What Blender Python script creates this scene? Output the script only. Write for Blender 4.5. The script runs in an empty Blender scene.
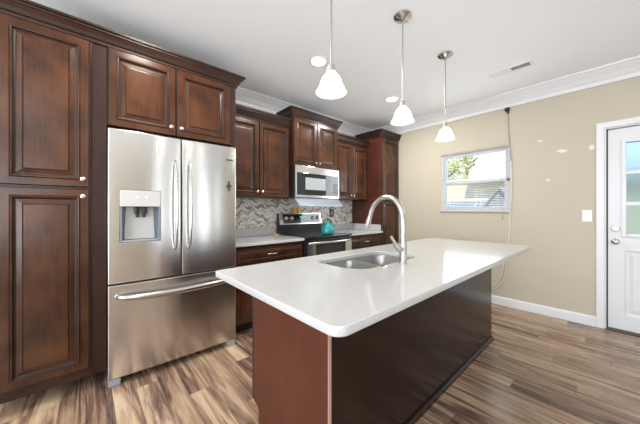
import bpy, bmesh, math, random
from mathutils import Vector, Matrix
random.seed(7)
S = bpy.context.scene
C = S.collection
PI = math.pi

# ------------------------------------------------------------------ camera
cam = bpy.data.cameras.new('camera')
cam.sensor_width = 36; cam.lens = 36 * 262.8 / 640
cam.shift_y = -2.3 / 640
cam.clip_start = 0.02
co = bpy.data.objects.new('camera', cam); C.objects.link(co)
co.location = (0, 0, 1.2); co.rotation_euler = (PI / 2, 0, 0.8445 - PI / 2)
S.camera = co
# ------------------------------------------------------------------ exposure
S.view_settings.view_transform = 'Standard'
S.view_settings.look = 'None'
S.view_settings.exposure = 0.59
S.view_settings.gamma = 1
S.view_settings.use_curve_mapping = False
# ------------------------------------------------------------------ world
w = bpy.data.worlds.new('sky'); S.world = w; w.use_nodes = True
nt = w.node_tree; nt.nodes.clear()
tc = nt.nodes.new('ShaderNodeTexCoord'); sp = nt.nodes.new('ShaderNodeSeparateXYZ')
rp = nt.nodes.new('ShaderNodeValToRGB'); bg = nt.nodes.new('ShaderNodeBackground'); ow = nt.nodes.new('ShaderNodeOutputWorld')
nt.links.new(tc.outputs['Generated'], sp.inputs[0]); nt.links.new(sp.outputs['Z'], rp.inputs[0])
rp.color_ramp.elements[0].position = 0.0; rp.color_ramp.elements[0].color = (.86, .92, 1, 1)
rp.color_ramp.elements[1].position = 0.7; rp.color_ramp.elements[1].color = (.45, .65, 1, 1)
nt.links.new(rp.outputs[0], bg.inputs[0]); bg.inputs[1].default_value = 1.25
nt.links.new(bg.outputs[0], ow.inputs[0])
# ------------------------------------------------------------------ sun and added daylight fill
sd = bpy.data.lights.new('sun', 'SUN'); sd.energy = 4.5; sd.angle = 0.02; sd.color = (1, .95, .86)
so = bpy.data.objects.new('sun', sd); C.objects.link(so); so.rotation_euler = (math.radians(42), 0, math.radians(-60))

def area(name, loc, rot, sx, sy, energy, color=(1, 1, 1)):
    l = bpy.data.lights.new(name, 'AREA'); l.shape = 'RECTANGLE'; l.size = sx; l.size_y = sy
    l.energy = energy; l.color = color
    o = bpy.data.objects.new(name, l); C.objects.link(o); o.location = loc; o.rotation_euler = rot
    return o
# added fill lamps at made-up openings behind the camera, tilted up to the ceiling
FRONT = ((-2.4, -.7, .5, 2.35, 45), (1.42, 1.66, .25, 2.3, 2.6), (2.05, 2.45, .25, 2.3, 5.0), (2.85, 3.1, .25, 2.3, 2.4))  # narrow ones shaped to put vertical streaks on the refrigerator
for a_, b_, c_, d_, e_ in FRONT:
    area('fill_front_opening', ((a_ + b_) / 2, -3.12, (c_ + d_) / 2), (PI / 2 + .7, 0, 0), b_ - a_, d_ - c_, e_, (.85, .925, 1))
area('fill_left_opening', (-2.98, -.2, 1.25), (PI / 2 + .75, 0, -PI / 2), 3.0, 2.1, 120, (.87, .935, 1))  # added lamp at a made-up side opening, aimed up to brighten the ceiling
area('daylight_kitchen_window', (3.86, 1.287, 1.57), (PI / 2, 0, PI / 2), .7, .7, 5, (.95, .98, 1))

# ------------------------------------------------------------------ materials
def mat(name, col=(.8, .8, .8), rough=.5, metal=0, **k):
    m = bpy.data.materials.new(name); m.use_nodes = True
    b = m.node_tree.nodes['Principled BSDF']
    b.inputs['Base Color'].default_value = (*col, 1); b.inputs['Roughness'].default_value = rough
    b.inputs['Metallic'].default_value = metal
    for a, v in k.items():
        b.inputs[a.replace('_', ' ')].default_value = v
    return m
def N(m, t, **k):
    n = m.node_tree.nodes.new(t)
    for a, v in k.items(): setattr(n, a, v)
    return n
def L(m, a, b): m.node_tree.links.new(a, b)
def PB(m): return m.node_tree.nodes['Principled BSDF']
def coords(m, scale=(1, 1, 1), rot=(0, 0, 0)):
    t = N(m, 'ShaderNodeTexCoord'); mp = N(m, 'ShaderNodeMapping')
    mp.inputs['Scale'].default_value = scale; mp.inputs['Rotation'].default_value = rot
    L(m, t.outputs['Object'], mp.inputs[0]); return mp.outputs[0]
def ramp(m, src, stops):
    r = N(m, 'ShaderNodeValToRGB'); e = r.color_ramp.elements
    while len(e) < len(stops): e.new(.5)
    for i, (p, c) in enumerate(stops):
        e[i].position = p; e[i].color = (*c, 1)
    L(m, src, r.inputs[0]); return r.outputs[0]
def noise(m, vec, scale=5, detail=3, dist=0, rough=.5):
    n = N(m, 'ShaderNodeTexNoise'); n.inputs['Scale'].default_value = scale
    n.inputs['Detail'].default_value = detail; n.inputs['Distortion'].default_value = dist
    n.inputs['Roughness'].default_value = rough
    L(m, vec, n.inputs['Vector']); return n.outputs['Fac']
def mathn(m, op, a, b=None):
    n = N(m, 'ShaderNodeMath', operation=op)
    for i, q in enumerate((a, b)):
        if q is None: continue
        if isinstance(q, (int, float)): n.inputs[i].default_value = q
        else: L(m, q, n.inputs[i])
    return n.outputs[0]
def mixc(m, fac, a, b, mode='MIX'):
    n = N(m, 'ShaderNodeMix', data_type='RGBA', blend_type=mode)
    for s, q in ((0, fac), (6, a), (7, b)):
        if isinstance(q, (int, float)): n.inputs[s].default_value = q
        elif isinstance(q, tuple): n.inputs[s].default_value = (*q, 1)
        else: L(m, q, n.inputs[s])
    return n.outputs[2]
def bump(m, h, strength=.2, dist=.01):
    b = N(m, 'ShaderNodeBump'); b.inputs['Strength'].default_value = strength; b.inputs['Distance'].default_value = dist
    L(m, h, b.inputs['Height']); L(m, b.outputs[0], PB(m).inputs['Normal'])

def wood(name, c0, c1, rough=.3, grain=(6, 6, 1.2)):
    m = mat(name, c1, rough)
    a = noise(m, coords(m, (1, 1, 1)), 5, 4, .3); g = noise(m, coords(m, (grain[0] * 8, grain[1] * 8, grain[2] * 2)), 1.6, 5, .15)
    f = mathn(m, 'ADD', mathn(m, 'MULTIPLY', a, .75), mathn(m, 'MULTIPLY', g, .25))
    L(m, ramp(m, f, [(.32, c0), (.66, c1)]), PB(m).inputs['Base Color'])
    PB(m).inputs['Specular IOR Level'].default_value = .38
    return m
M = {}
M['cab'] = wood('cherry_stained_wood', (.022, .0068, .0026), (.088, .031, .011), .25)
M['cabdark'] = wood('dark_stained_wood', (.020, .0065, .0045), (.042, .015, .009), .3)
M['glaze'] = wood('black_glaze', (.012, .006, .004), (.024, .011, .007), .5)
M['endp'] = wood('panel_wood_lit', (.075, .020, .009), (.110, .031, .014), .5)  # same wood as the back panel, coloured lighter for the lit end
M['backp'] = wood('panel_wood_shaded', (.010, .0042, .0025), (.017, .007, .004), .2)  # same wood as the end panel, coloured darker for the shaded side
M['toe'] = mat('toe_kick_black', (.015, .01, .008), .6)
M['wall'] = mat('beige_wall_paint', (.535, .485, .385), .62)
0 and bump(M['wall'], noise(M['wall'], coords(M['wall']), 260, 2), .06, .002)
M['ceil'] = mat('white_ceiling_paint', (.93, .955, .98), .9)
0 and bump(M['ceil'], noise(M['ceil'], coords(M['ceil']), 180, 2), .08, .002)
M['trim'] = mat('white_trim_paint', (.78, .78, .79), .35)
M['door'] = mat('white_door_paint', (.72, .73, .75), .35)
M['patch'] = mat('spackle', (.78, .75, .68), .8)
M['chrome'] = mat('polished_nickel', (.68, .66, .63), .16, 1)
M['nickel'] = mat('brushed_nickel', (.52, .50, .47), .30, 1)
M['handle'] = mat('satin_handle_steel', (.48, .47, .46), .22, 1)
M['white'] = mat('white_plastic', (.85, .85, .84), .35)
M['black'] = mat('black_plastic', (.012, .012, .013), .3)
M['blackglass'] = mat('black_glass', (.006, .007, .008), .04, 0, Coat_Weight=.6)
M['gasket'] = mat('dark_grey_gasket', (.03, .03, .032), .6)
M['cord'] = mat('beige_cord', (.74, .71, .64), .5)
M['cordgrey'] = mat('grey_brown_cord', (.40, .36, .30), .5)
M['teal'] = mat('teal_enamel', (.008, .24, .23), .15, 0, Coat_Weight=.5)
M['orange'] = mat('amber_wax', (.75, .30, .04), .35)
M['yellow'] = mat('yellow_glaze', (.78, .52, .12), .3)
M['burner'] = mat('burner_ring_grey', (.06, .06, .065), .2)
M['greyplastic'] = mat('grey_dispenser_plastic', (.30, .31, .33), .3)
M['silverpanel'] = mat('silver_panel', (.52, .51, .49), .35, 0)
M['deflector'] = mat('pale_steel', (.38, .42, .49), .3, .5)
M['darksteel'] = mat('dark_steel', (.10, .10, .11), .35, .8)
M['reflgrey'] = mat('grey_reflection', (.33, .36, .38), .4)

def steel(name, col, rough, aniso, axis='Z'):
    m = mat(name, col, rough, 1)
    PB(m).inputs['Anisotropic'].default_value = aniso; PB(m).inputs['Anisotropic Rotation'].default_value = .25
    t = N(m, 'ShaderNodeTangent', direction_type='RADIAL', axis=axis); L(m, t.outputs[0], PB(m).inputs['Tangent'])
    n = noise(m, coords(m, (1.5, 1.5, 260)), 3, 2)
    L(m, ramp(m, n, [(.3, tuple(c * .95 for c in col)), (.7, tuple(min(1, c * 1.04) for c in col))]), PB(m).inputs['Base Color'])
    return m
M['steel'] = steel('brushed_stainless', (.68, .67, .655), .22, .8)
M['sink'] = mat('satin_stainless', (.36, .355, .35), .30, 1)

# quartz
m = mat('white_quartz', (.80, .80, .785), .13)
n1 = noise(m, coords(m), 240, 2); L(m, ramp(m, n1, [(.3, (.43, .43, .427)), (.5, (.49, .49, .487)), (.75, (.525, .525, .525))]), PB(m).inputs['Base Color'])
M['quartz'] = m

# floor planks run along y
m = mat('wood_plank_floor', (.2, .1, .06), .27); M['floor'] = m
t = N(m, 'ShaderNodeTexCoord'); sx = N(m, 'ShaderNodeSeparateXYZ'); L(m, t.outputs['Object'], sx.inputs[0])
cb = N(m, 'ShaderNodeCombineXYZ'); L(m, mathn(m, 'ADD', sx.outputs['Y'], mathn(m, 'MULTIPLY', mathn(m, 'FLOOR', mathn(m, 'DIVIDE', sx.outputs['X'], .125)), .7613)), cb.inputs[0]); L(m, sx.outputs['X'], cb.inputs[1])
br = N(m, 'ShaderNodeTexBrick'); L(m, cb.outputs[0], br.inputs['Vector'])
br.offset = 0; br.offset_frequency = 2; br.squash = 1
br.inputs['Color1'].default_value = (0, 0, 0, 1); br.inputs['Color2'].default_value = (1, 1, 1, 1); br.inputs['Mortar'].default_value = (.5, .5, .5, 1)
br.inputs['Scale'].default_value = 1; br.inputs['Mortar Size'].default_value = .0012; br.inputs['Brick Width'].default_value = 1.22
br.inputs['Row Height'].default_value = .125; br.inputs['Bias'].default_value = 0
rnd = br.outputs['Color']
s2 = N(m, 'ShaderNodeCombineXYZ')
L(m, mathn(m, 'MULTIPLY', sx.outputs['X'], 15), s2.inputs[0]); L(m, mathn(m, 'MULTIPLY', sx.outputs['Y'], 1.1), s2.inputs[1])
L(m, mathn(m, 'MULTIPLY', rnd, 23.0), s2.inputs[2])
g1 = noise(m, s2.outputs[0], .9, 5, 1.2, .58)
s3 = N(m, 'ShaderNodeCombineXYZ')
L(m, mathn(m, 'MULTIPLY', sx.outputs['X'], 90), s3.inputs[0]); L(m, mathn(m, 'MULTIPLY', sx.outputs['Y'], 5), s3.inputs[1]); L(m, mathn(m, 'MULTIPLY', rnd, 9.0), s3.inputs[2])
g2 = noise(m, s3.outputs[0], 1.5, 3, .4)
f = mathn(m, 'ADD', mathn(m, 'ADD', mathn(m, 'MULTIPLY', g1, 1.25), mathn(m, 'MULTIPLY', rnd, .22)), mathn(m, 'MULTIPLY', g2, .40))
f = mathn(m, 'SUBTRACT', f, .44)
col = ramp(m, f, [(.20, (.050, .027, .022)), (.36, (.155, .088, .066)), (.53, (.32, .21, .135)), (.78, (.56, .41, .27))])
gap = ramp(m, br.outputs['Fac'], [(0, (1, 1, 1)), (1, (.25, .2, .18))])
L(m, mixc(m, 1.0, col, gap, 'MULTIPLY'), PB(m).inputs['Base Color'])
L(m, ramp(m, g1, [(.3, (.20,) * 3), (.7, (.34,) * 3)]), PB(m).inputs['Roughness'])
bump(m, g2, .05, .002)

# mosaic backsplash: slanted interlocking glass and stone chips
m = mat('mosaic_tile', (.6, .55, .5), .18); M['mosaic'] = m
t = N(m, 'ShaderNodeTexCoord'); sx = N(m, 'ShaderNodeSeparateXYZ'); L(m, t.outputs['Object'], sx.inputs[0])
pp = mathn(m, 'PINGPONG', mathn(m, 'MULTIPLY', sx.outputs['X'], 1.0), .07)
vv = mathn(m, 'ADD', sx.outputs['Z'], mathn(m, 'MULTIPLY', pp, .6))
cb = N(m, 'ShaderNodeCombineXYZ'); L(m, sx.outputs['X'], cb.inputs[0]); L(m, vv, cb.inputs[1])
br = N(m, 'ShaderNodeTexBrick'); L(m, cb.outputs[0], br.inputs['Vector'])
br.offset = .5; br.inputs['Scale'].default_value = 1; br.inputs['Mortar Size'].default_value = .0016
br.inputs['Brick Width'].default_value = .064; br.inputs['Row Height'].default_value = .0215
br.inputs['Color1'].default_value = (0, 0, 0, 1); br.inputs['Color2'].default_value = (1, 1, 1, 1)
cc = ramp(m, br.outputs['Color'], [(0, (.74, .71, .66)), (.34, (.66, .60, .50)), (.35, (.46, .38, .28)), (.50, (.50, .43, .33)), (.51, (.30, .26, .23)), (.70, (.24, .20, .18)), (.71, (.78, .76, .72))])
L(m, mixc(m, br.outputs['Fac'], cc, (.60, .57, .52)), PB(m).inputs['Base Color'])
bump(m, mathn(m, 'SUBTRACT', 1, br.outputs['Fac']), .4, .002)

# shade glass: frosted white, light passes through
m = bpy.data.materials.new('frosted_shade_glass'); m.use_nodes = True; nt = m.node_tree
b = nt.nodes['Principled BSDF']; b.inputs['Base Color'].default_value = (.95, .95, .93, 1); b.inputs['Roughness'].default_value = .25
tl = N(m, 'ShaderNodeBsdfTranslucent'); tl.inputs[0].default_value = (1, .98, .95, 1)
tr = N(m, 'ShaderNodeBsdfTransparent'); mx = N(m, 'ShaderNodeMixShader'); mx2 = N(m, 'ShaderNodeMixShader')
mx.inputs[0].default_value = .55; mx2.inputs[0].default_value = .3
L(m, b.outputs[0], mx.inputs[1]); L(m, tl.outputs[0], mx.inputs[2]); L(m, mx.outputs[0], mx2.inputs[1]); L(m, tr.outputs[0], mx2.inputs[2])
L(m, mx2.outputs[0], nt.nodes['Material Output'].inputs[0]); M['shade'] = m
# window glass
def glass(name, tint, g=.08):
    m = bpy.data.materials.new(name); m.use_nodes = True; nt = m.node_tree
    tr = N(m, 'ShaderNodeBsdfTransparent'); tr.inputs[0].default_value = (*tint, 1)
    gl = N(m, 'ShaderNodeBsdfGlossy'); gl.inputs['Roughness'].default_value = .02
    mx = N(m, 'ShaderNodeMixShader'); mx.inputs[0].default_value = g
    L(m, tr.outputs[0], mx.inputs[1]); L(m, gl.outputs[0], mx.inputs[2]); L(m, mx.outputs[0], nt.nodes['Material Output'].inputs[0])
    return m
m = bpy.data.materials.new('clear_ribbed_rim_glass'); m.use_nodes = True; nt = m.node_tree
b = nt.nodes['Principled BSDF']; b.inputs['Base Color'].default_value = (.95, .95, .94, 1); b.inputs['Roughness'].default_value = .15
tl = N(m, 'ShaderNodeBsdfTranslucent'); tr = N(m, 'ShaderNodeBsdfTransparent'); ad = N(m, 'ShaderNodeMixShader'); mx = N(m, 'ShaderNodeMixShader')
tl.inputs[0].default_value = (1, 1, 1, 1); ad.inputs[0].default_value = .6; mx.inputs[0].default_value = .5
L(m, b.outputs[0], ad.inputs[1]); L(m, tl.outputs[0], ad.inputs[2]); L(m, ad.outputs[0], mx.inputs[1]); L(m, tr.outputs[0], mx.inputs[2]); L(m, mx.outputs[0], nt.nodes['Material Output'].inputs[0])
M['rimglass'] = m
M['glass'] = glass('clear_window_glass', (.96, .98, .98), .035)
def emit(name, col, s):
    m = bpy.data.materials.new(name); m.use_nodes = True
    b = PB(m); b.inputs['Base Color'].default_value = (*col, 1); b.inputs['Emission Color'].default_value = (*col, 1); b.inputs['Emission Strength'].default_value = s
    return m
M['bulb'] = emit('lit_bulb', (1, .96, .90), 14)
M['led'] = emit('lit_downlight_lens', (1, .98, .94), 7)
M['clock'] = emit('range_clock_display', (.15, .8, .9), .25)
# outside
M['siding'] = mat('cream_siding', (.80, .76, .62), .7)
mm = M['siding']; wv = N(mm, 'ShaderNodeTexWave', bands_direction='Z', wave_profile='SAW'); wv.inputs['Scale'].default_value = .314 / .16
L(mm, coords(mm), wv.inputs['Vector']); L(mm, ramp(mm, wv.outputs['Fac'], [(0, (.34, .30, .22)), (.15, (.58, .50, .36)), (1, (.62, .54, .40))]), PB(mm).inputs['Base Color'])
M['shingle'] = mat('pale_grey_shingles', (.52, .56, .62), .9)
mm = M['shingle']; L(mm, ramp(mm, noise(mm, coords(mm), 14, 3), [(.3, (.42, .46, .52)), (.7, (.62, .66, .72))]), PB(mm).inputs['Base Color'])
M['shedroof'] = mat('slate_grey_roofing', (.20, .22, .25), .9)
M['shedwall'] = mat('grey_shed_siding', (.22, .24, .28), .8)
mm = M['shedwall']; L(mm, ramp(mm, noise(mm, coords(mm, (9, 9, 1)), 3, 2), [(.3, (.16, .17, .20)), (.7, (.28, .30, .34))]), PB(mm).inputs['Base Color'])
M['leaf'] = mat('yellow_green_leaves', (.36, .40, .10), .7)
mm = M['leaf']; L(mm, ramp(mm, noise(mm, coords(mm), 3, 3), [(.3, (.20, .30, .07)), (.55, (.50, .46, .14)), (.75, (.75, .60, .28))]), PB(mm).inputs['Base Color'])
M['bark'] = mat('grey_bark', (.20, .15, .11), .9)
M['grass'] = mat('lawn', (.22, .34, .10), .9)
mm = M['grass']; L(mm, ramp(mm, noise(mm, coords(mm), 4, 4), [(.3, (.16, .26, .07)), (.7, (.34, .42, .16))]), PB(mm).inputs['Base Color'])

# ------------------------------------------------------------------ builders
def box(bm, x0, x1, y0, y1, z0, z1, mi=0):
    v = [bm.verts.new((x, y, z)) for z in (z0, z1) for y in (y0, y1) for x in (x0, x1)]
    for q in ((0, 2, 3, 1), (4, 5, 7, 6), (0, 1, 5, 4), (2, 6, 7, 3), (0, 4, 6, 2), (1, 3, 7, 5)):
        f = bm.faces.new([v[i] for i in q]); f.material_index = mi
    return v
def bx(*a, mi=0):
    bm = bmesh.new(); box(bm, *a, mi=mi); return bm
WL = {}
def obj(name, bm, mats, parent=None, bevel=0, seg=2, smooth=False, origin=None):
    if not isinstance(mats, (list, tuple)): mats = [mats]
    me = bpy.data.meshes.new(name)
    off = WL.get(parent.name, Vector((0, 0, 0))) if parent else Vector(origin or (0, 0, 0))
    for v in bm.verts: v.co -= off
    bmesh.ops.recalc_face_normals(bm, faces=bm.faces)
    if smooth:
        for f in bm.faces: f.smooth = True
    bm.to_mesh(me); bm.free()
    for q in mats: me.materials.append(q)
    o = bpy.data.objects.new(name, me); C.objects.link(o)
    if parent: o.parent = parent
    else: o.location = off
    WL[o.name] = Vector(off)
    if bevel:
        b = o.modifiers.new('bevel', 'BEVEL'); b.width = bevel; b.segments = seg; b.limit_method = 'ANGLE'; b.angle_limit = .6
        b.harden_normals = False
    if smooth:
        me.set_sharp_from_angle(angle=.7)
    return o
def tag(o, label=None, cat=None, group=None, kind=None):
    for k, v in (('label', label), ('category', cat), ('group', group), ('kind', kind)):
        if v: o[k] = v
    return o
def thing(name, label, cat, loc=(0, 0, 0), group=None):
    o = bpy.data.objects.new(name, None); C.objects.link(o); o.location = loc; o.empty_display_size = .1
    WL[o.name] = Vector(loc); return tag(o, label, cat, group)
def struct(name, bm, mats, parent=None, **k):
    o = obj(name, bm, mats, parent, **k)
    if not parent: o['kind'] = 'structure'
    return o
def lathe(prof, cx=0, cy=0, cz=0, n=32, axis='Z', mi=0, bm=None, cap=True):
    bm = bm or bmesh.new(); rings = []
    for r, z in prof:
        ring = []
        for i in range(n):
            a = 2 * PI * i / n; p = (r * math.cos(a), r * math.sin(a), z)
            if axis == 'Y': p = (p[0], -p[2], p[1])
            if axis == 'X': p = (-p[2], p[0], p[1])
            ring.append(bm.verts.new((p[0] + cx, p[1] + cy, p[2] + cz)))
        rings.append(ring)
    for a, b in zip(rings, rings[1:]):
        for i in range(n):
            f = bm.faces.new((a[i], a[(i + 1) % n], b[(i + 1) % n], b[i])); f.material_index = mi
    if cap:
        for r in (rings[0], rings[-1]):
            f = bm.faces.new(r); f.material_index = mi
    return bm
def tube(pts, r, n=12, bm=None, sx=1.0, up=(0, 0, 1)):
    bm = bm or bmesh.new(); pts = [Vector(p) for p in pts]; rs = r if isinstance(r, (list, tuple)) else [r] * len(pts)
    rings = []; prev = None
    for i, p in enumerate(pts):
        d = (pts[min(i + 1, len(pts) - 1)] - pts[max(i - 1, 0)]).normalized()
        if prev is None:
            u = Vector(up); u = u if abs(u.dot(d)) < .95 else Vector((1, 0, 0))
        else: u = prev
        a = (u - d * u.dot(d)).normalized(); b = d.cross(a); prev = a
        rings.append([bm.verts.new(p + (a * math.cos(2 * PI * k / n) * sx + b * math.sin(2 * PI * k / n)) * rs[i]) for k in range(n)])
    for A, B in zip(rings, rings[1:]):
        for k in range(n): bm.faces.new((A[k], A[(k + 1) % n], B[(k + 1) % n], B[k]))
    bm.faces.new(rings[0]); bm.faces.new(rings[-1]); return bm
def bez(p, n=24):
    out = []
    for i in range(n + 1):
        t = i / n; q = [Vector(a) for a in p]
        while len(q) > 1: q = [a.lerp(b, t) for a, b in zip(q, q[1:])]
        out.append(q[0])
    return out
def sweep(path, prof, closed=False, matf=None):
    """profile (out, z) swept with mitres along a 2-D path; out is to the right of travel"""
    bm = bmesh.new(); P = [Vector(p) for p in path]; rings = []
    for i, p in enumerate(P):
        d0 = (P[i] - P[i - 1]).normalized() if i > 0 else None
        d1 = (P[i + 1] - P[i]).normalized() if i < len(P) - 1 else None
        nrm = lambda d: Vector((d.y, -d.x))
        if d0 is None: m_ = nrm(d1)
        elif d1 is None: m_ = nrm(d0)
        else:
            a, b = nrm(d0), nrm(d1); m_ = (a + b) / (1 + a.dot(b))
        rings.append([bm.verts.new((p.x + m_.x * o, p.y + m_.y * o, z)) for o, z in prof])
    k = len(prof)
    for A, B in zip(rings, rings[1:]):
        for j in range(k):
            f = bm.faces.new((A[j], A[(j + 1) % k], B[(j + 1) % k], B[j]))
            if matf: f.material_index = matf(j)
    bm.faces.new(rings[0]); bm.faces.new(rings[-1]); return bm
def rings_panel(bm, x0, x1, z0, z1, y, s, rings, tobox):
    """concentric raised-panel door; rings = (inset, depth, material); s=-1 faces -y"""
    vs = []
    for ins, d, _ in rings:
        xa, xb, za, zb = x0 + ins, x1 - ins, z0 + ins, z1 - ins
        vs.append([bm.verts.new(tobox(px, y + s * d, pz)) for px, pz in ((xa, za), (xb, za), (xb, zb), (xa, zb))])
    for i in range(len(vs) - 1):
        for k in range(4):
            f = bm.faces.new((vs[i][k], vs[i][(k + 1) % 4], vs[i + 1][(k + 1) % 4], vs[i + 1][k])); f.material_index = rings[i + 1][2]
    f = bm.faces.new(vs[-1]); f.material_index = rings[-1][2]
    bm.faces.new(vs[0]).material_index = rings[0][2]
DOOR = [(0, 0, 1), (0, .013, 1), (.004, .018, 1), (.007, .018, 0), (.044, .018, 0), (.046, .0165, 1), (.051, .024, 0), (.057, .023, 0), (.061, .013, 1), (.069, .008, 1),
        (.072, .008, 0), (.094, .014, 0), (.097, .013, 1), (.101, .019, 0), (.106, .0195, 0)]
DRAWER = [(0, 0, 1), (0, .013, 1), (.004, .018, 1), (.006, .018, 0), (.028, .018, 0), (.032, .021, 0), (.036, .013, 1), (.041, .010, 1), (.054, .016, 0), (.056, .016, 0)]
def cab_door(parent, x0, x1, z0, z1, y, s=-1, rings=DOOR, name='door'):
    bm = bmesh.new(); rings_panel(bm, x0, x1, z0, z1, y, s, rings, lambda a, b, c: (a, b, c))
    return obj(name, bm, [M['cab'], M['glaze']], parent)
def knob(parent, x, z, y, s=-1):
    prof = [(.006, 0), (.005, .010), (.010, .014), (.014, .019), (.014, .023), (.009, .027), (.001, .028)]
    if s < 0: bm = lathe(prof, x, y, z, 20, 'Y')
    else:
        bm = lathe(prof, 0, 0, 0, 20, 'Y'); [setattr(v, 'co', Vector((v.co.x + x, -v.co.y + y, v.co.z + z))) for v in bm.verts]
    return tag(obj('knob', bm, M['chrome'], parent, smooth=True), 'round satin nickel knob')
def bow_pull(parent, x, z, y, w=.11, s=-1):
    pts = bez([(x - w / 2, y, z), (x - w / 2, y + s * .035, z), (x, y + s * .032, z), (x + w / 2, y + s * .035, z), (x + w / 2, y, z)], 16)
    return tag(obj('handle', tube(pts, .0055, 10), M['chrome'], parent, smooth=True), 'small nickel bow handle')

# ================================================================== SETTING
XW, YW, ZC = 3.91, 3.0, 2.62
X0, Y0 = -2.95, -3.05
struct('floor', bx(X0 - .1, XW + .1, Y0 - .1, YW + .1, -.05, 0), M['floor'])
struct('ceiling', bx(X0 - .1, XW + .1, Y0 - .1, YW + .1, ZC, ZC + .08), M['ceil'])
struct('wall_back', bx(X0 - .1, XW + .1, YW, YW + .1, 0, ZC), M['wall'])
# right wall with window and door openings
WY0, WY1, WZ0, WZ1 = .868, 1.714, 1.166, 2.012
DY0, DY1, DZ = -.855, .076, 2.02
bm = bmesh.new()
for a in ((WY1, YW, 0, ZC), (WY0, WY1, 0, WZ0), (WY0, WY1, WZ1, ZC), (DY1, WY0, 0, ZC), (DY0, DY1, DZ, ZC), (Y0, DY0, 0, ZC)):
    box(bm, XW, XW + .12, a[0], a[1], a[2], a[3])
struct('wall_right', bm, M['wall'])
# unseen walls behind and left; openings made up to suit the fill lamps
bm = bmesh.new()
px_ = X0
for a_, b_, c_, d_, e_ in FRONT:
    box(bm, px_, a_, Y0 - .1, Y0, 0, ZC); box(bm, a_, b_, Y0 - .1, Y0, 0, c_); box(bm, a_, b_, Y0 - .1, Y0, d_, ZC); px_ = b_
box(bm, px_, XW, Y0 - .1, Y0, 0, ZC)
struct('wall_front', bm, M['wall'])
bm = bmesh.new()
for a in ((Y0, -1.72, 0, ZC), (-1.72, 1.32, 2.34, ZC), (1.32, YW, 0, ZC), (-1.72, 1.32, 0, .15)):
    box(bm, X0 - .1, X0, a[0], a[1], a[2], a[3])
struct('wall_left', bm, M['wall'])
# crown moulding and baseboards
cp = [(0, ZC - .155), (.014, ZC - .155), (.018, ZC - .118), (.030, ZC - .105), (.052, ZC - .07), (.085, ZC - .035), (.092, ZC - .022), (.108, ZC - .016), (.112, ZC), (0, ZC)]
struct('trim_1', sweep([(X0, YW), (XW, YW), (XW, Y0)], cp), M['trim'])
bp_ = [(0, 0), (.015, 0), (.015, .085), (.010, .098), (0, .102)]
struct('baseboard_right', sweep([(XW, 3.0), (XW, .1345)], bp_), M['trim'])
struct('baseboard_back', sweep([(X0, YW), (-.45, YW)], bp_), M['trim'])
# window in the right wall
win = bmesh.new()
e = .012
for a in ((WY0, WY1, WZ0, WZ0 + .035), (WY0, WY1, WZ1 - .03, WZ1), (WY0, WY0 + .03, WZ0 + .035, WZ1 - .03), (WY1 - .03, WY1, WZ0 + .035, WZ1 - .03)):
    box(win, XW + .015, XW + .10, a[0], a[1], a[2], a[3])
window = struct('window_1', win, M['trim'], bevel=.003)
zm = 1.583
def sash(z0, z1, x, nm):
    bm = bmesh.new(); a, b = WY0 + .03, WY1 - .03
    for q in ((a, b, z0, z0 + .035), (a, b, z1 - .035, z1), (a, a + .035, z0 + .035, z1 - .035), (b - .035, b, z0 + .035, z1 - .035)):
        box(bm, x, x + .028, q[0], q[1], q[2], q[3])
    s = obj('sash', bm, M['trim'], window, bevel=.003)
    obj('glass', bx(x + .011, x + .016, a + .03, b - .03, z0 + .03, z1 - .03), M['glass'], s)
sash(zm - .018, WZ1 - .03, XW + .065, 'u'); sash(WZ0 + .035, zm + .018, XW + .032, 'l')
obj('window_sill', bx(XW - .006, XW + .03, WY0 - .01, WY1 + .01, WZ0 - .014, WZ0 + .010), mat('tan_sill_edge', (.36, .29, .24), .5), window, bevel=.002)
# entry door
bm = bmesh.new(); TW = .058
for a in ((DY1, DY1 + TW, 0, DZ + TW), (DY0 - TW, DY0, 0, DZ + TW), (DY0, DY1, DZ, DZ + TW)):
    box(bm, XW - .018, XW + .002, a[0], a[1], a[2], a[3])
for a in ((DY1 - .030, DY1 - .012, .02, DZ - .012), (DY0 + .012, DY0 + .030, .02, DZ - .012), (DY0 + .012, DY1 - .012, DZ - .035, DZ - .012)):
    box(bm, XW + .066, XW + .085, a[0], a[1], a[2], a[3])
for a in ((DY1 - .012, DY1, 0, DZ), (DY0, DY0 + .012, 0, DZ), (DY0 + .012, DY1 - .012, DZ - .012, DZ)):
    box(bm, XW - .002, XW + .12, a[0], a[1], a[2], a[3])
struct('trim_2', bm, M['trim'], bevel=.004)
# slab with recessed rings
d0, d1, dz0, dz1 = DY0 + .016, DY1 - .024, .022, DZ - .02
gy0, gy1, gz0, gz1 = d0 + .15, d1 - .108, .955, 1.866
bm = bmesh.new(); fx = XW + .02
for a in ((d0, gy0, dz0, dz1), (gy1, d1, dz0, dz1), (gy0, gy1, gz1, dz1), (gy0, gy1, dz0, .17), (gy0, gy1, .80, gz0)):
    box(bm, fx, fx + .044, a[0], a[1], a[2], a[3])
midy = (gy0 + gy1) / 2
box(bm, fx, fx + .044, midy - .05, midy + .05, .17, .80)
door = struct('door_1', bm, M['door'])
for a, b in ((gy0, midy - .05), (midy + .05, gy1)):
    bm = bmesh.new(); rr = [(0, -.03, 0), (0, -.001, 0), (.012, -.010, 0), (.03, -.010, 0), (.055, -.002, 0), (.06, -.002, 0)]
    rings_panel(bm, a, b, .17, .80, 0, -1, rr, lambda p, q, r: (fx + q, p, r))
    obj('panel', bm, M['door'], door)
bm = bmesh.new()
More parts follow.
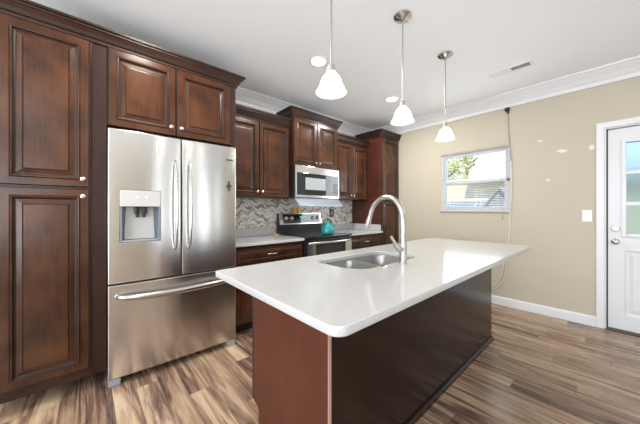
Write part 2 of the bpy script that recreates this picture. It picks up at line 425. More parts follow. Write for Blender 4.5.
for a in ((gy0 - .022, gy0 + .012, gz0 - .022, gz1 + .022), (gy1 - .012, gy1 + .022, gz0 - .022, gz1 + .022), (gy0 + .012, gy1 - .012, gz1 - .012, gz1 + .022), (gy0 + .012, gy1 - .012, gz0 - .022, gz0 + .012)):
    box(bm, fx - .012, fx + .05, a[0], a[1], a[2], a[3])
obj('window_frame', bm, M['door'], door, bevel=.004)
bm = bmesh.new()
for k in (1, 2):
    z = gz0 + (gz1 - gz0) * k / 3; box(bm, fx - .004, fx + .044, gy0 + .012, gy1 - .012, z - .017, z + .017)
    y = gy0 + (gy1 - gy0) * k / 3; box(bm, fx - .003, fx + .043, y - .017, y + .017, gz0 + .012, gz1 - .012)
obj('muntin', bm, M['door'], door)
m = mat('frosted_door_glass', (.42, .56, .66), .4, 0); PB(m).inputs['Transmission Weight'].default_value = 1; PB(m).inputs['IOR'].default_value = 1.2
obj('glass', bx(fx + .018, fx + .024, gy0 + .01, gy1 - .01, gz0 + .01, gz1 - .01), m, door)
obj('weatherstrip', bx(fx + .004, fx + .04, d1 + .0005, DY1 - .0125, .022, DZ - .013), M['gasket'], door)
hy = .003
bm = lathe([(.030, 0), (.030, .006), (.024, .012), (.012, .014), (.011, .035), (.022, .045), (.027, .058), (.024, .070), (.010, .076), (.001, .077)], fx, hy, .885, 24, 'X')
tag(obj('door_knob', bm, M['nickel'], door, smooth=True), 'satin nickel round door knob')
bm = lathe([(.031, 0), (.031, .008), (.026, .016), (.012, .018), (.001, .018)], fx, hy, 1.014, 24, 'X'); box(bm, fx - .032, fx - .016, hy - .006, hy + .006, .996, 1.032)
tag(obj('deadbolt', bm, M['nickel'], door, smooth=True), 'round satin nickel deadbolt')
for z in (.25, 1.02, 1.8):
    obj('hinge', lathe([(.007, -.045), (.007, .045)], fx - .006, d0 - .006, z, 10), M['nickel'], door)
struct('trim_3', bx(XW - .012, XW + .12, DY0 + .012, DY1 - .012, 0, .018), mat('bronze_threshold', (.10, .08, .06), .4, .6), bevel=.004)
# floor transition strip in front of door removed; backsplash tile on the back wall
struct('trim_4', bx(1.03, 3.392, YW - .008, YW, .96, 1.36), M['mosaic'])

# spackle patches
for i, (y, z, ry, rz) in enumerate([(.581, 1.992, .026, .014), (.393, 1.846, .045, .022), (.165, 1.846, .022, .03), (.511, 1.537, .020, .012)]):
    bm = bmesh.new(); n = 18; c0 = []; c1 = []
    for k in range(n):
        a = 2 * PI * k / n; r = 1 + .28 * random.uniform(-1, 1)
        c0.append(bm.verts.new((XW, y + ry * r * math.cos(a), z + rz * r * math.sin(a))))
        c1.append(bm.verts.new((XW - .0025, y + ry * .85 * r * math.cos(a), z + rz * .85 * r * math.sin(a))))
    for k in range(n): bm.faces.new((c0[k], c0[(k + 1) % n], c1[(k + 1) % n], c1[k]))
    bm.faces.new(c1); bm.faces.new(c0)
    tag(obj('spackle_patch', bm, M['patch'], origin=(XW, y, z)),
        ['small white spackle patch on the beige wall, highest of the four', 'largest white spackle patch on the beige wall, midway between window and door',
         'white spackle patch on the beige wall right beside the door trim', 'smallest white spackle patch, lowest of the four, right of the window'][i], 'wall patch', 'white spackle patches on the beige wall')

# ================================================================== PANTRY AND FRIDGE SURROUND
FF = 2.33   # front of face frames
ZT = 2.335
t = thing('pantry_cabinet', 'tall dark cherry pantry cabinet with two raised-panel doors at the left edge', 'cabinet', (-.2, 2.66, 0))
obj('body', bx(-.40, .025, FF, YW - .005, .09, ZT), M['cabdark'], t, bevel=.002)
obj('toe_kick', bx(-.40, .025, FF + .19, YW - .02, 0, .09), M['toe'], t)
d = cab_door(t, -.378, .014, 1.348, 2.318, FF); knob(d, -.017, 1.398, FF - .018)
d = cab_door(t, -.378, .014, .155, 1.332, FF); knob(d, -.017, 1.285, FF - .018)
t = thing('fridge_cabinet', 'dark cherry two-door cabinet above the refrigerator with side panels', 'cabinet', (.56, 2.66, 0))
obj('body', bx(.1045, 1.0, FF, YW - .005, 1.785, ZT), M['cabdark'], t, bevel=.002)
tag(obj('side_panel', bx(.027, .104, FF + .002, YW - .005, .09, ZT), M['cabdark'], t, bevel=.002), 'dark filler panel left of the refrigerator')
obj('toe_kick', bx(.027, .104, FF + .19, YW - .02, 0, .0895), M['toe'], t)
tag(obj('side_panel', bx(1.001, 1.029, FF + .002, YW - .005, 0, ZT), M['cabdark'], t, bevel=.002), 'dark end panel right of the refrigerator')
d = cab_door(t, .111, .526, 1.785, 2.318, FF); knob(d, .494, 1.845, FF - .018)
d = cab_door(t, .536, .972, 1.785, 2.318, FF); knob(d, .566, 1.845, FF - .018)
def crownprof(z0, z1, out):
    h = z1 - z0
    return [(0, z0), (.010, z0), (.012, z0 + h * .18), (.022, z0 + h * .24), (.032, z0 + h * .45), (out * .72, z0 + h * .68), (out * .80, z0 + h * .70), (out * .82, z0 + h * .8), (out, z0 + h * .86), (out, z1), (0, z1)]
cm = lambda j: 1 if j in (3, 6, 8, 9) else 0
o = obj('cabinet_crown', sweep([(-.40, FF - .0006), (1.0296, FF - .0006), (1.0296, YW - .12)], crownprof(2.322, 2.418, .066), matf=cm), [M['cabdark'], M['glaze']], origin=(.3, FF, 2.322))
tag(o, 'long dark wood crown moulding across the pantry and refrigerator cabinets', 'moulding')

# ================================================================== WALL CABINETS
def wall_cab(label, x0, x1, z0, z1, f, doors, kz, crown_path, cz1, group=None):
    t = thing('wall_cabinet', label, 'cabinet', ((x0 + x1) / 2, (f + YW) / 2, z0), group)
    obj('body', bx(x0, x1, f, YW - .0005 - .003, z0, z1), M['cabdark'], t, bevel=.002)
    for i, (a, b, k) in enumerate(doors):
        d = cab_door(t, a, b, z0 + .006, z1 - .018, f); knob(d, k, kz, f - .018)
    if crown_path:
        obj('crown', sweep(crown_path, crownprof(z1 - .012, cz1, .06), matf=cm), [M['cabdark'], M['glaze']], t)
    return t
wall_cab('two-door dark cherry wall cabinet over the left counter, between refrigerator and microwave', 1.034, 1.862, 1.338, 2.205, 2.67,
         [(1.04, 1.446, 1.418), (1.452, 1.856, 1.480)], 1.40, [(1.034, 2.67), (1.862, 2.67)], 2.30, 'wall cabinets')
wall_cab('raised dark cherry two-door wall cabinet directly above the microwave', 1.868, 2.632, 1.748, 2.34, 2.60,
         [(1.876, 2.244, 2.215), (2.252, 2.62, 2.282)], 1.80, [(1.868, YW - .12), (1.868, 2.60), (2.632, 2.60), (2.632, YW - .12)], 2.435, 'wall cabinets')
wall_cab('two-door dark cherry wall cabinet right of the microwave, beside the tall cabinet', 2.640, 3.386, 1.352, 2.195, 2.67,
         [(2.648, 3.002, 2.972), (3.008, 3.37, 3.038)], 1.41, [(2.640, 2.67), (3.386, 2.67)], 2.285, 'wall cabinets')
t = thing('tall_cabinet', 'full-height dark cherry cabinet at the far end of the counter', 'cabinet', (3.65, 2.7, 0))
obj('body', bx(3.394, 3.905, 2.42, YW - .005, .09, 2.335), wood('red_cherry_side', (.05, .014, .009), (.085, .024, .014), .28), t, bevel=.002)
obj('toe_kick', bx(3.394, 3.905, 2.48, YW - .02, 0, .09), M['toe'], t)
d = cab_door(t, 3.42, 3.885, 1.348, 2.318, 2.42); knob(d, 3.452, 1.40, 2.402)
d = cab_door(t, 3.42, 3.885, .095, 1.332, 2.42); knob(d, 3.452, 1.262, 2.402)
obj('crown', sweep([(3.394, YW - .12), (3.394, 2.42), (3.905, 2.42)], crownprof(2.325, 2.435, .06), matf=cm), [M['cabdark'], M['glaze']], t)

# ================================================================== BASE CABINETS, COUNTERS
CT = .875
def base_cab(label, x0, x1, drawers, doors, group='base cabinets'):
    t = thing('base_cabinet', label, 'cabinet', ((x0 + x1) / 2, 2.7, 0), group)
    obj('body', bx(x0, x1, 2.395, YW - .005, .09, CT - .031), M['cabdark'], t, bevel=.002)
    obj('toe_kick', bx(x0, x1, 2.455, YW - .02, 0, .09), M['toe'], t)
    for a, b in drawers:
        d = cab_door(t, a, b, .672, .822, 2.395, rings=DRAWER, name='drawer'); bow_pull(d, (a + b) / 2, .748, 2.378)
    for a, b, k in doors:
        d = cab_door(t, a, b, .105, .66, 2.395); knob(d, k, .61, 2.377)
base_cab('dark cherry base cabinet with one wide drawer between refrigerator and range', 1.034, 1.862, [(1.045, 1.852)], [(1.045, 1.445, 1.415), (1.451, 1.852, 1.48)])
base_cab('dark cherry base cabinet between the range and the tall cabinet', 2.640, 3.386, [(2.652, 3.376)], [(2.652, 3.01, 2.98), (3.016, 3.376, 3.045)])
for x0, x1, lab in ((1.032, 1.866, 'white quartz worktop left of the range'), (2.636, 3.391, 'white quartz worktop right of the range')):
    o = obj('worktop', bx(x0, x1, 2.365, YW - .01, CT - .03, CT), M['quartz'], origin=((x0 + x1) / 2, 2.68, CT - .03), bevel=.004)
    tag(o, lab, 'countertop', 'white worktops along the back wall')
    bm = bx(x0, x1, YW - .03, YW - .01, CT + .001, CT + .095)
    if x0 > 2: box(bm, x1 - .02, x1, 2.40, YW - .03, CT + .001, CT + .095)
    obj('upstand', bm, M['quartz'], o, bevel=.002)

# ================================================================== REFRIGERATOR
FV = 2.245
t = thing('refrigerator', 'stainless steel french-door refrigerator with ice dispenser', 'refrigerator', (.56, 2.62, 0))
L0, R0, SE = .107, .996, .553
obj('body', bx(L0 + .004, R0 - .004, FV + .085, YW - .03, .02, 1.735), M['darksteel'], t, bevel=.004)
def curved_slab(x0, x1, z0, z1, hole=None, sag=.010, nx=16):
    """fridge door skin, gently bowed towards -y"""
    def fy(x): u = (x - x0) / (x1 - x0) * 2 - 1; return FV - sag * (1 - u * u) + sag
    bm = bmesh.new(); xs = [x0 + (x1 - x0) * i / nx for i in range(nx + 1)]
    zs = [z0, z1]
    if hole:
        xs = sorted(set([x for x in xs if not (min(abs(x - hole[0]), abs(x - hole[1])) < .008)] + [hole[0], hole[1]])); zs = [z0, hole[2], hole[3], z1]
    gf = [[bm.verts.new((x, fy(x), z)) for z in zs] for x in xs]
    gb = [[bm.verts.new((x, FV + .08, z)) for z in zs] for x in xs]
    inh = lambda i, j: hole and xs[i] >= hole[0] - 1e-6 and xs[i + 1] <= hole[1] + 1e-6 and j == 1
    for i in range(len(xs) - 1):
        for j in range(len(zs) - 1):
            if inh(i, j): continue
            bm.faces.new((gf[i][j], gf[i + 1][j], gf[i + 1][j + 1], gf[i][j + 1])); bm.faces.new((gb[i][j], gb[i][j + 1], gb[i + 1][j + 1], gb[i + 1][j]))
        bm.faces.new((gf[i][0], gb[i][0], gb[i + 1][0], gf[i + 1][0])); bm.faces.new((gf[i][-1], gf[i + 1][-1], gb[i + 1][-1], gb[i][-1]))
    for j in range(len(zs) - 1):
        bm.faces.new((gf[0][j], gf[0][j + 1], gb[0][j + 1], gb[0][j])); bm.faces.new((gf[-1][j], gb[-1][j], gb[-1][j + 1], gf[-1][j + 1]))
    if hole:
        hi = [i for i, x in enumerate(xs) if hole[0] - 1e-6 <= x <= hole[1] + 1e-6]
        for a, b in zip(hi, hi[1:]):
            for j in (1, 2): bm.faces.new((gf[a][j], gf[b][j], gb[b][j], gb[a][j]))
        for i in (hi[0], hi[-1]): bm.faces.new((gf[i][1], gf[i][2], gb[i][2], gb[i][1]))
    return bm
ZS = .688
HX0, HX1, HZ0, HZ1 = .170, .412, .972, 1.335
dl = obj('door', curved_slab(L0, SE - .004, ZS + .008, 1.75, (HX0, HX1, HZ0, HZ1), .006), M['steel'], t, bevel=.004); tag(dl, 'left refrigerator door with water and ice dispenser')
dr = obj('door', curved_slab(SE + .004, R0, ZS + .008, 1.75, None, .006), M['steel'], t, bevel=.004); tag(dr, 'plain right refrigerator door')
fz = obj('drawer', curved_slab(L0, R0, .052, ZS - .004, None, .010), M['steel'], t, bevel=.004); tag(fz, 'wide bottom freezer drawer')
obj('gasket', bx(L0 + .01, R0 - .01, FV + .0805, FV + .0845, .09, 1.74), M['gasket'], t)
# dispenser
obj('dispenser_panel', bx(HX0 + .001, HX1 - .001, FV - .004, FV + .075, 1.222, HZ1 - .001), M['silverpanel'], dl, bevel=.004)
bm = bmesh.new()
box(bm, HX0 + .001, HX1 - .001, FV + .0685, FV + .079, HZ0 + .001, 1.221)
box(bm, HX0 + .001, HX0 + .012, FV + .002, FV + .067, HZ0 + .001, 1.221); box(bm, HX1 - .012, HX1 - .001, FV + .002, FV + .067, HZ0 + .001, 1.221)
obj('dispenser_recess', bm, mat('blue_grey_recess', (.20, .225, .27), .3), dl)
bm = bmesh.new(); p = [(HX0 + .04, 1.218), (HX1 - .04, 1.218), (HX1 - .028, .99), (HX0 + .028, .99)]
f0 = [bm.verts.new((a, FV + .060, b)) for a, b in p]; f1 = [bm.verts.new((a, FV + .068, b)) for a, b in p]
bm.faces.new(f0); bm.faces.new(f1)
for k in range(4): bm.faces.new((f0[k], f0[(k + 1) % 4], f1[(k + 1) % 4], f1[k]))
obj('splash_plate', bm, M['silverpanel'], dl)
obj('drip_tray', bx(HX0 + .012, HX1 - .012, FV - .002, FV + .067, HZ0 + .002, HZ0 + .014), M['greyplastic'], dl, bevel=.003)
bm = bmesh.new(); cx = (HX0 + HX1) / 2
for s in (-1, 1):
    box(bm, cx + s * .024 - .014, cx + s * .024 + .014, FV + .012, FV + .055, 1.168, 1.221); box(bm, cx + s * .02 - .009, cx + s * .02 + .009, FV + .018, FV + .05, 1.145, 1.167)
obj('spout', bm, M['black'], dl, bevel=.006)
for x, r in ((cx - .025, .004), (cx + .03, .006)):
    obj('indicator_light', lathe([(r, 0), (r, .0015)], x, FV - .004, 1.29, 12, 'Y'), emit('lit_indicator', (1, 1, 1), 1.0), dl)
def vhandle(parent, x):
    pts = bez([(x, FV + .003, .905), (x, FV - .055, .90), (x, FV - .066, 1.02), (x, FV - .062, 1.24), (x, FV - .066, 1.45), (x, FV - .055, 1.58), (x, FV + .003, 1.57)], 30)
    rs = [.012 + .009 * math.sin(PI * i / 30) for i in range(31)]
    obj('handle', tube(pts, rs, 16, up=(0, -1, 0), sx=.55), M['handle'], parent, smooth=True)
vhandle(dl, SE - .046); vhandle(dr, SE + .052)
pts = bez([(.155, FV + .003, .612), (.15, FV - .07, .60), (.35, FV - .075, .592), (.56, FV - .06, .588), (.76, FV - .075, .592), (.965, FV - .07, .60), (.955, FV + .003, .612)], 36)
obj('handle', tube(pts, [.014 + .009 * math.sin(PI * i / 36) for i in range(37)], 14), M['handle'], fz, smooth=True)
obj('badge', bx(.905, .965, FV - .0025 + .004, FV + .002, 1.628, 1.638), M['darksteel'], dr)
bm = bx(L0 + .08, R0 - .08, FV + .09, FV + .11, .012, .05)
obj('base_grille', bm, M['gasket'], t)
for a, b in ((L0, L0 + .07), (R0 - .07, R0)):
    bm = bmesh.new(); v = [(FV + .01, 0), (FV + .09, 0), (FV + .09, .095), (FV + .01, .095)]
    box(bm, a, b, FV + .012, FV + .12, .0, .048)
    obj('foot', bm, M['greyplastic'], t, bevel=.008)
# magnet
bm = bmesh.new(); MY = FV - .001
for cz, rx, rz in ((1.405, .013, .020), (1.437, .007, .012), (1.375, .007, .012)):
    n = 14; a = [bm.verts.new((.930 + rx * math.cos(2 * PI * k / n), MY - .004, cz + rz * math.sin(2 * PI * k / n))) for k in range(n)]
    b = [bm.verts.new((.930 + rx * math.cos(2 * PI * k / n), MY + .003, cz + rz * math.sin(2 * PI * k / n))) for k in range(n)]
    bm.faces.new(a); bm.faces.new(b)
    for k in range(n): bm.faces.new((a[k], a[(k + 1) % n], b[(k + 1) % n], b[k]))
for s in (-1, 1): box(bm, .930 + s * .016 - .004, .930 + s * .016 + .004, MY - .003, MY + .003, 1.39, 1.418)
tag(obj('magnet', bm, M['darksteel'], origin=(.93, MY, 1.405)), 'small dark ornamental magnet on the right refrigerator door', 'magnet')

# ================================================================== RANGE
t = thing('range', 'black and stainless electric range with glass cooktop', 'stove', (2.25, 2.66, 0))
RX0, RX1 = 1.870, 2.630
obj('body', bx(RX0, RX1, 2.36, YW - .012, .03, .862), M['black'], t, bevel=.003)
obj('cooktop', bx(RX0, RX1, 2.315, 2.915, .863, .886), M['blackglass'], t, bevel=.006)
for x, y, r in ((2.05, 2.48, .10), (2.46, 2.48, .085), (2.05, 2.76, .075), (2.46, 2.76, .10)):
    bm = bmesh.new(); n = 40
    for r0, r1 in ((r, r - .004), (r * .6, r * .6 - .003)):
        A = [bm.verts.new((x + r0 * math.cos(2 * PI * k / n), y + r0 * math.sin(2 * PI * k / n), .8866)) for k in range(n)]
        B = [bm.verts.new((x + r1 * math.cos(2 * PI * k / n), y + r1 * math.sin(2 * PI * k / n), .8866)) for k in range(n)]
        for k in range(n): bm.faces.new((A[k], A[(k + 1) % n], B[(k + 1) % n], B[k]))
    obj('burner', bm, M['burner'], t)
# backguard: slanted control panel
def prism_x(x0, x1, yz):
    bm = bmesh.new(); A = [bm.verts.new((x0, y, z)) for y, z in yz]; B = [bm.verts.new((x1, y, z)) for y, z in yz]; n = len(yz)
    bm.faces.new(A); bm.faces.new(B)
    for k in range(n): bm.faces.new((A[k], A[(k + 1) % n], B[(k + 1) % n], B[k]))
    return bm
bgd = obj('backguard', prism_x(RX0, RX1, [(2.918, .864), (YW - .034, .864), (YW - .034, 1.15), (2.955, 1.15), (2.918, 1.005)]), M['black'], t, bevel=.004)
obj('control_panel', prism_x(RX0 + .02, RX1 - .002, [(2.9165, 1.0), (2.922, 1.0), (2.957, 1.148), (2.949, 1.154)]), M['steel'], bgd, bevel=.002)
def onpanel(x, u): # u 0..1 up the slanted panel
    return (x, 2.9165 + (2.949 - 2.9165) * u - .0015, 1.0 + .154 * u)
bm = bmesh.new(); q = [onpanel(a, b) for a, b in ((1.95, .1), (2.595, .1), (2.595, .9), (1.95, .9))]
A = [bm.verts.new(p) for p in q]; B = [bm.verts.new((p[0], p[1] + .004, p[2])) for p in q]
bm.faces.new(A); bm.faces.new(B)
for k in range(4): bm.faces.new((A[k], A[(k + 1) % 4], B[(k + 1) % 4], B[k]))
obj('display', bm, M['blackglass'], bgd)
for x in (1.995, 2.085, 2.465, 2.555):
    p = onpanel(x, .55); bm = lathe([(.027, 0), (.026, .010), (.020, .014), (.018, .028), (.001, .029)], p[0], p[1], p[2], 20, 'Y')
    obj('knob', bm, M['nickel'], bgd, smooth=True)
p = onpanel(2.28, .62); obj('clock', bx(2.23, 2.33, p[1] - .002, p[1], p[2] - .012, p[2] + .012), M['clock'], bgd)
od = obj('oven_door', bx(RX0 + .004, RX1 - .004, 2.325, 2.358, .20, .845), M['black'], t, bevel=.004)
bm = bmesh.new()
for a in ((RX0 + .006, RX0 + .125, .21, .80), (RX1 - .125, RX1 - .006, .21, .80), (RX0 + .125, RX1 - .125, .21, .30)):
    box(bm, a[0], a[1], 2.321, 2.3245, a[2], a[3])
obj('stainless_trim', bm, M['steel'], od, bevel=.001)
obj('oven_window', bx(RX0 + .13, RX1 - .13, 2.321, 2.3245, .31, .765), M['blackglass'], od)
pts = bez([(RX0 + .03, 2.322, .812), (RX0 + .03, 2.275, .812), (2.25, 2.262, .812), (RX1 - .03, 2.275, .812), (RX1 - .03, 2.322, .812)], 24)
obj('handle', tube(pts, .015, 14), M['steel'], od, smooth=True)
obj('storage_drawer', bx(RX0 + .004, RX1 - .004, 2.325, 2.358, .04, .19), M['steel'], t, bevel=.004)

# ================================================================== MICROWAVE
t = thing('microwave', 'stainless over-the-range microwave with black glass door', 'microwave', (2.25, 2.77, 1.345))
MX0, MX1, MF = 1.868, 2.622, 2.58
obj('body', bx(MX0, MX1, MF, YW - .012, 1.348, 1.744), M['black'], t, bevel=.003)
ff = obj('door', bx(MX0 + .002, MX1 - .002, MF - .030, MF - .001, 1.350, 1.742), M['steel'], t, bevel=.004)
obj('window', bx(MX0 + .03, MX1 - .02, MF - .034, MF - .0305, 1.382, 1.655), M['blackglass'], ff, bevel=.002)
obj('window_reflection', bx(2.02, 2.36, MF - .0365, MF - .0342, 1.45, 1.60), M['reflgrey'], ff)  # pale patch stands in for the reflection in the door glass
obj('vent_deflector', prism_x(MX0 + .004, MX1 - .01, [(MF - .004, 1.346), (MF - .012, 1.3465), (MF - .115, 1.252), (MF - .115, 1.240), (MF - .105, 1.240), (MF - .02, 1.318), (MF - .004, 1.33)]), M['deflector'], t, bevel=.002)
bm = bmesh.new()
for k in range(4): box(bm, 2.50, 2.585, MF - .0365, MF - .0342, 1.42 + k * .035, 1.44 + k * .035)
obj('button_panel', bm, M['darksteel'], ff)

# ================================================================== SMALL THINGS ON THE BACK COUNTER
kx, ky, kz = 2.30, 2.44, .8875
t = thing('kettle', 'teal enamel kettle with black handle on the cooktop', 'kettle', (kx, ky, kz))
obj('body', lathe([(.066, 0), (.082, .012), (.088, .04), (.083, .08), (.066, .115), (.046, .138), (.040, .143)], kx, ky, kz, 32), M['teal'], t, smooth=True)
obj('lid', lathe([(.041, .1435), (.034, .152), (.012, .158), (.010, .166), (.014, .174), (.001, .180)], kx, ky, kz, 24), M['teal'], t, smooth=True)
obj('spout', tube([(kx + .075, ky, kz + .06), (kx + .105, ky, kz + .09), (kx + .128, ky, kz + .115)], [.018, .013, .010], 14), M['teal'], t, smooth=True)
obj('handle', tube(bez([(kx - .068, ky, kz + .11), (kx - .10, ky, kz + .20), (kx, ky, kz + .212), (kx + .075, ky, kz + .19), (kx + .062, ky, kz + .12)], 20), .008, 10), M['black'], t, smooth=True)
t = thing('candle_jar', 'small amber candle jar on top of the range backguard', 'candle', (2.17, 2.96, 1.152))
obj('jar', lathe([(.028, .0005), (.032, .006), (.032, .06), (.029, .064)], 2.165, 2.957, 1.151, 24), M['orange'], t, smooth=True)
obj('lid', lathe([(.030, .0645), (.031, .078), (.01, .080)], 2.165, 2.957, 1.151, 24), M['yellow'], t, smooth=True)
o = obj('spice_tin', bx(2.212, 2.258, 2.945, 2.966, 1.1515, 1.225), M['yellow'], origin=(2.235, 2.955, 1.151), bevel=.004)
tag(o, 'small yellow tin beside the amber candle jar on the backguard', 'tin')
o = obj('spoon_rest', lathe([(.016, .0005), (.03, .004), (.036, .016), (.034, .017), (.026, .008), (.001, .006)], 1.80, 2.86, CT, 24), M['yellow'], smooth=True, origin=(1.80, 2.86, CT))
tag(o, 'tiny yellow dish on the left worktop against the range', 'dish')
def outlet(x, z, label, mt):
    t = thing('wall_outlet', label, 'outlet', (x, YW - .012, z))
    obj('cover_plate', bx(x - .045, x + .045, YW - .014, YW - .0085, z - .062, z + .062), mt, t, bevel=.002)
    obj('socket', bx(x - .017, x + .017, YW - .017, YW - .0142, z - .035, z + .035), M['greyplastic'], t, bevel=.002)
outlet(2.90, 1.145, 'black outlet plate on the mosaic backsplash above the kettle', M['black'])

# ================================================================== ISLAND
IX0, IX1, IY0, IY1 = .508, 2.985, .498, 1.425
BX0, BX1, BY0, BY1 = .722, 2.80, .765, 1.385
t = thing('kitchen_island', 'dark wood kitchen island base under the white countertop', 'island', (1.76, 1.08, 0))
# open-topped carcass so the sink bowls hang inside it
bm = bmesh.new()
box(bm, BX0 + .02, BX1, BY0 + .02, BY0 + .04, .10, .842); box(bm, BX0 + .02, BX0 + .04, BY0 + .04, BY1 - .02, .10, .842)
box(bm, BX1 - .02, BX1, BY0 + .04, BY1 - .02, .10, .842); box(bm, BX0 + .02, BX1, BY1 - .02, BY1, .10, .842)
box(bm, BX0 + .04, BX1 - .02, BY0 + .04, BY1 - .02, .10, .12)
obj('body', bm, M['cabdark'], t)
obj('toe_kick', bx(BX0 + .022, BX1 - .004, BY0 + .03, BY1 - .07, 0, .099), M['toe'], t)
obj('back_panel', bx(BX0 + .016, BX1 + .002, BY0, BY0 + .019, .0, .843), M['backp'], t)
bm = bmesh.new(); yz = [(BY0 + .001, 0), (BY1, 0), ]
P = [(BY0 + .002, 0), (BY1 - .052, 0), (BY1 - .052, .03), (BY1 - .062, .05), (BY1 - .05, .085), (BY1 - .02, .098), (BY1, .102), (BY1, .843), (BY0 + .002, .843)]
A = [bm.verts.new((BX0, y, z)) for y, z in P]; B = [bm.verts.new((BX0 + .0155, y, z)) for y, z in P]
bm.faces.new(A); bm.faces.new(B)
for k in range(len(P)): bm.faces.new((A[k], A[(k + 1) % len(P)], B[(k + 1) % len(P)], B[k]))
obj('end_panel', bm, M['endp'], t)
tag(obj('corner_strip', bx(BX0 + .001, BX0 + .0155, BY0 - .004, BY0 + .0015, 0, .843), mat('pale_veneer_edge', (.42, .27, .22), .4), t), 'pale edge strip at the corner')
obj('corner_stile', bx(BX0 + .001, BX0 + .024, BY1 + .0005, BY1 + .026, .103, .843), M['cabdark'], t, bevel=.002)
obj('base_trim', sweep([(BX1 + .003, BY0), (BX0 + .017, BY0)], [(0, 0), (-.018, 0), (-.018, .022), (-.010, .034), (0, .036)]), M['backp'], t)
n = 4; wd = (BX1 - BX0 - .03) / n
for i in range(n):
    a = BX0 + .024 + i * wd; d = cab_door(t, a + .004, a + wd - .004, .108, .835, BY1, 1); knob(d, a + (wd - .035 if i % 2 == 0 else .035), .78, BY1 + .018, 1)

# countertop with sink cut-out, from a filled 2-D curve
def rrect(x0, x1, y0, y1, r, n=10):
    if not isinstance(r, (list, tuple)): r = [r] * 4
    out = []
    for (cx, cy, a0), rr in zip(((x1, y1, 0), (x0, y1, 90), (x0, y0, 180), (x1, y0, 270)), r):
        sx_ = -1 if cx == x1 else 1; sy_ = -1 if cy == y1 else 1
        for k in range(n + 1):
            a = math.radians(a0 + 90 * k / n); out.append((cx + sx_ * rr + rr * math.cos(a), cy + sy_ * rr + rr * math.sin(a)))
    return out
def plate(name, loops, z0, z1, bevel, mt, origin, parent=None):
    cu = bpy.data.curves.new(name, 'CURVE'); cu.dimensions = '2D'; cu.fill_mode = 'BOTH'
    h = (z1 - z0) / 2; cu.extrude = h - bevel; cu.bevel_depth = bevel; cu.bevel_resolution = 2; cu.offset = -bevel
    for lp in loops:
        s = cu.splines.new('POLY'); s.points.add(len(lp) - 1); s.use_cyclic_u = True
        for p, (x, y) in zip(s.points, lp): p.co = (x - origin[0], y - origin[1], 0, 1)
    tmp = bpy.data.objects.new('tmp', cu); C.objects.link(tmp)
    dg = bpy.context.evaluated_depsgraph_get(); me = bpy.data.meshes.new_from_object(tmp.evaluated_get(dg))
    bpy.data.objects.remove(tmp); bpy.data.curves.remove(cu); me.name = name
    for v in me.vertices: v.co.z += (z0 + z1) / 2 - origin[2]
    me.materials.clear(); me.materials.append(mt)
    o = bpy.data.objects.new(name, me); C.objects.link(o); o.location = origin; WL[o.name] = Vector(origin)
    if parent: o.parent = parent; o.location = Vector(origin) - WL[parent.name]
    return o
SX0, SX1, SY0, SY1 = 1.075, 1.735, .905, 1.262
sink_loop = rrect(SX0, SX1, SY0, SY1, [.08, .06, .13, .10], 12)
o = plate('countertop', [rrect(IX0, IX1, IY0, IY1, [.03, .03, .045, .04]), sink_loop], CT - .03, CT, .004, M['quartz'], (1.75, .96, CT - .03))
tag(o, 'white quartz island countertop with a sink cut-out', 'countertop')
# sink: two bowls joined by a low divider
t = thing('sink', 'double-bowl stainless undermount sink in the island countertop', 'sink', (1.4, 1.07, CT - .2))
def bowl(x0, x1, y0, y1, rr, depth):
    bm = bmesh.new(); prev = None
    levels = [(0, 0), (-.003, .03), (-.004, .6), (-.014, .85), (-.035, .97), (-.07, 1.0)]
    for ins, dz in levels:
        i_ = -ins; lp = rrect(x0 + i_, x1 - i_, y0 + i_, y1 - i_, [max(.01, r - i_ * .6) for r in rr], 10)
        ring = [bm.verts.new((x, y, CT - .031 - depth * dz)) for x, y in lp]
        if prev:
            for k in range(len(ring)): bm.faces.new((prev[k], prev[(k + 1) % len(ring)], ring[(k + 1) % len(ring)], ring[k]))
        prev = ring
    bm.faces.new(prev); return bm
for x0, x1, rr, lab in ((SX0 - .004, 1.392, [.05, .06, .13, .05], 'left bowl'), (1.412, SX1 + .004, [.08, .05, .05, .10], 'right bowl')):
    b_ = tag(obj('bowl', bowl(x0, x1, SY0 - .004, SY1 + .004, rr, .185), M['sink'], t, smooth=True), 'left sink bowl' if x0 < 1.2 else 'right sink bowl')
    s_ = b_.modifiers.new('thick', 'SOLIDIFY'); s_.thickness = .0015; s_.offset = 1
    obj('drain', lathe([(.045, .0), (.043, .004), (.030, .003), (.001, .002)], (x0 + x1) / 2, 1.08, CT - .031 - .1845, 24), M['chrome'], b_, smooth=True)
pl = plate('rim', [rrect(SX0 - .02, SX1 + .02, SY0 - .02, SY1 + .02, [.09, .07, .14, .11]),
                   rrect(SX0 - .003, 1.391, SY0 - .003, SY1 + .003, [.05, .06, .13, .05]), rrect(1.413, SX1 + .003, SY0 - .003, SY1 + .003, [.08, .05, .05, .10])],
           CT - .0335, CT - .0305, .0008, M['sink'], (1.4, 1.07, CT - .2), t)
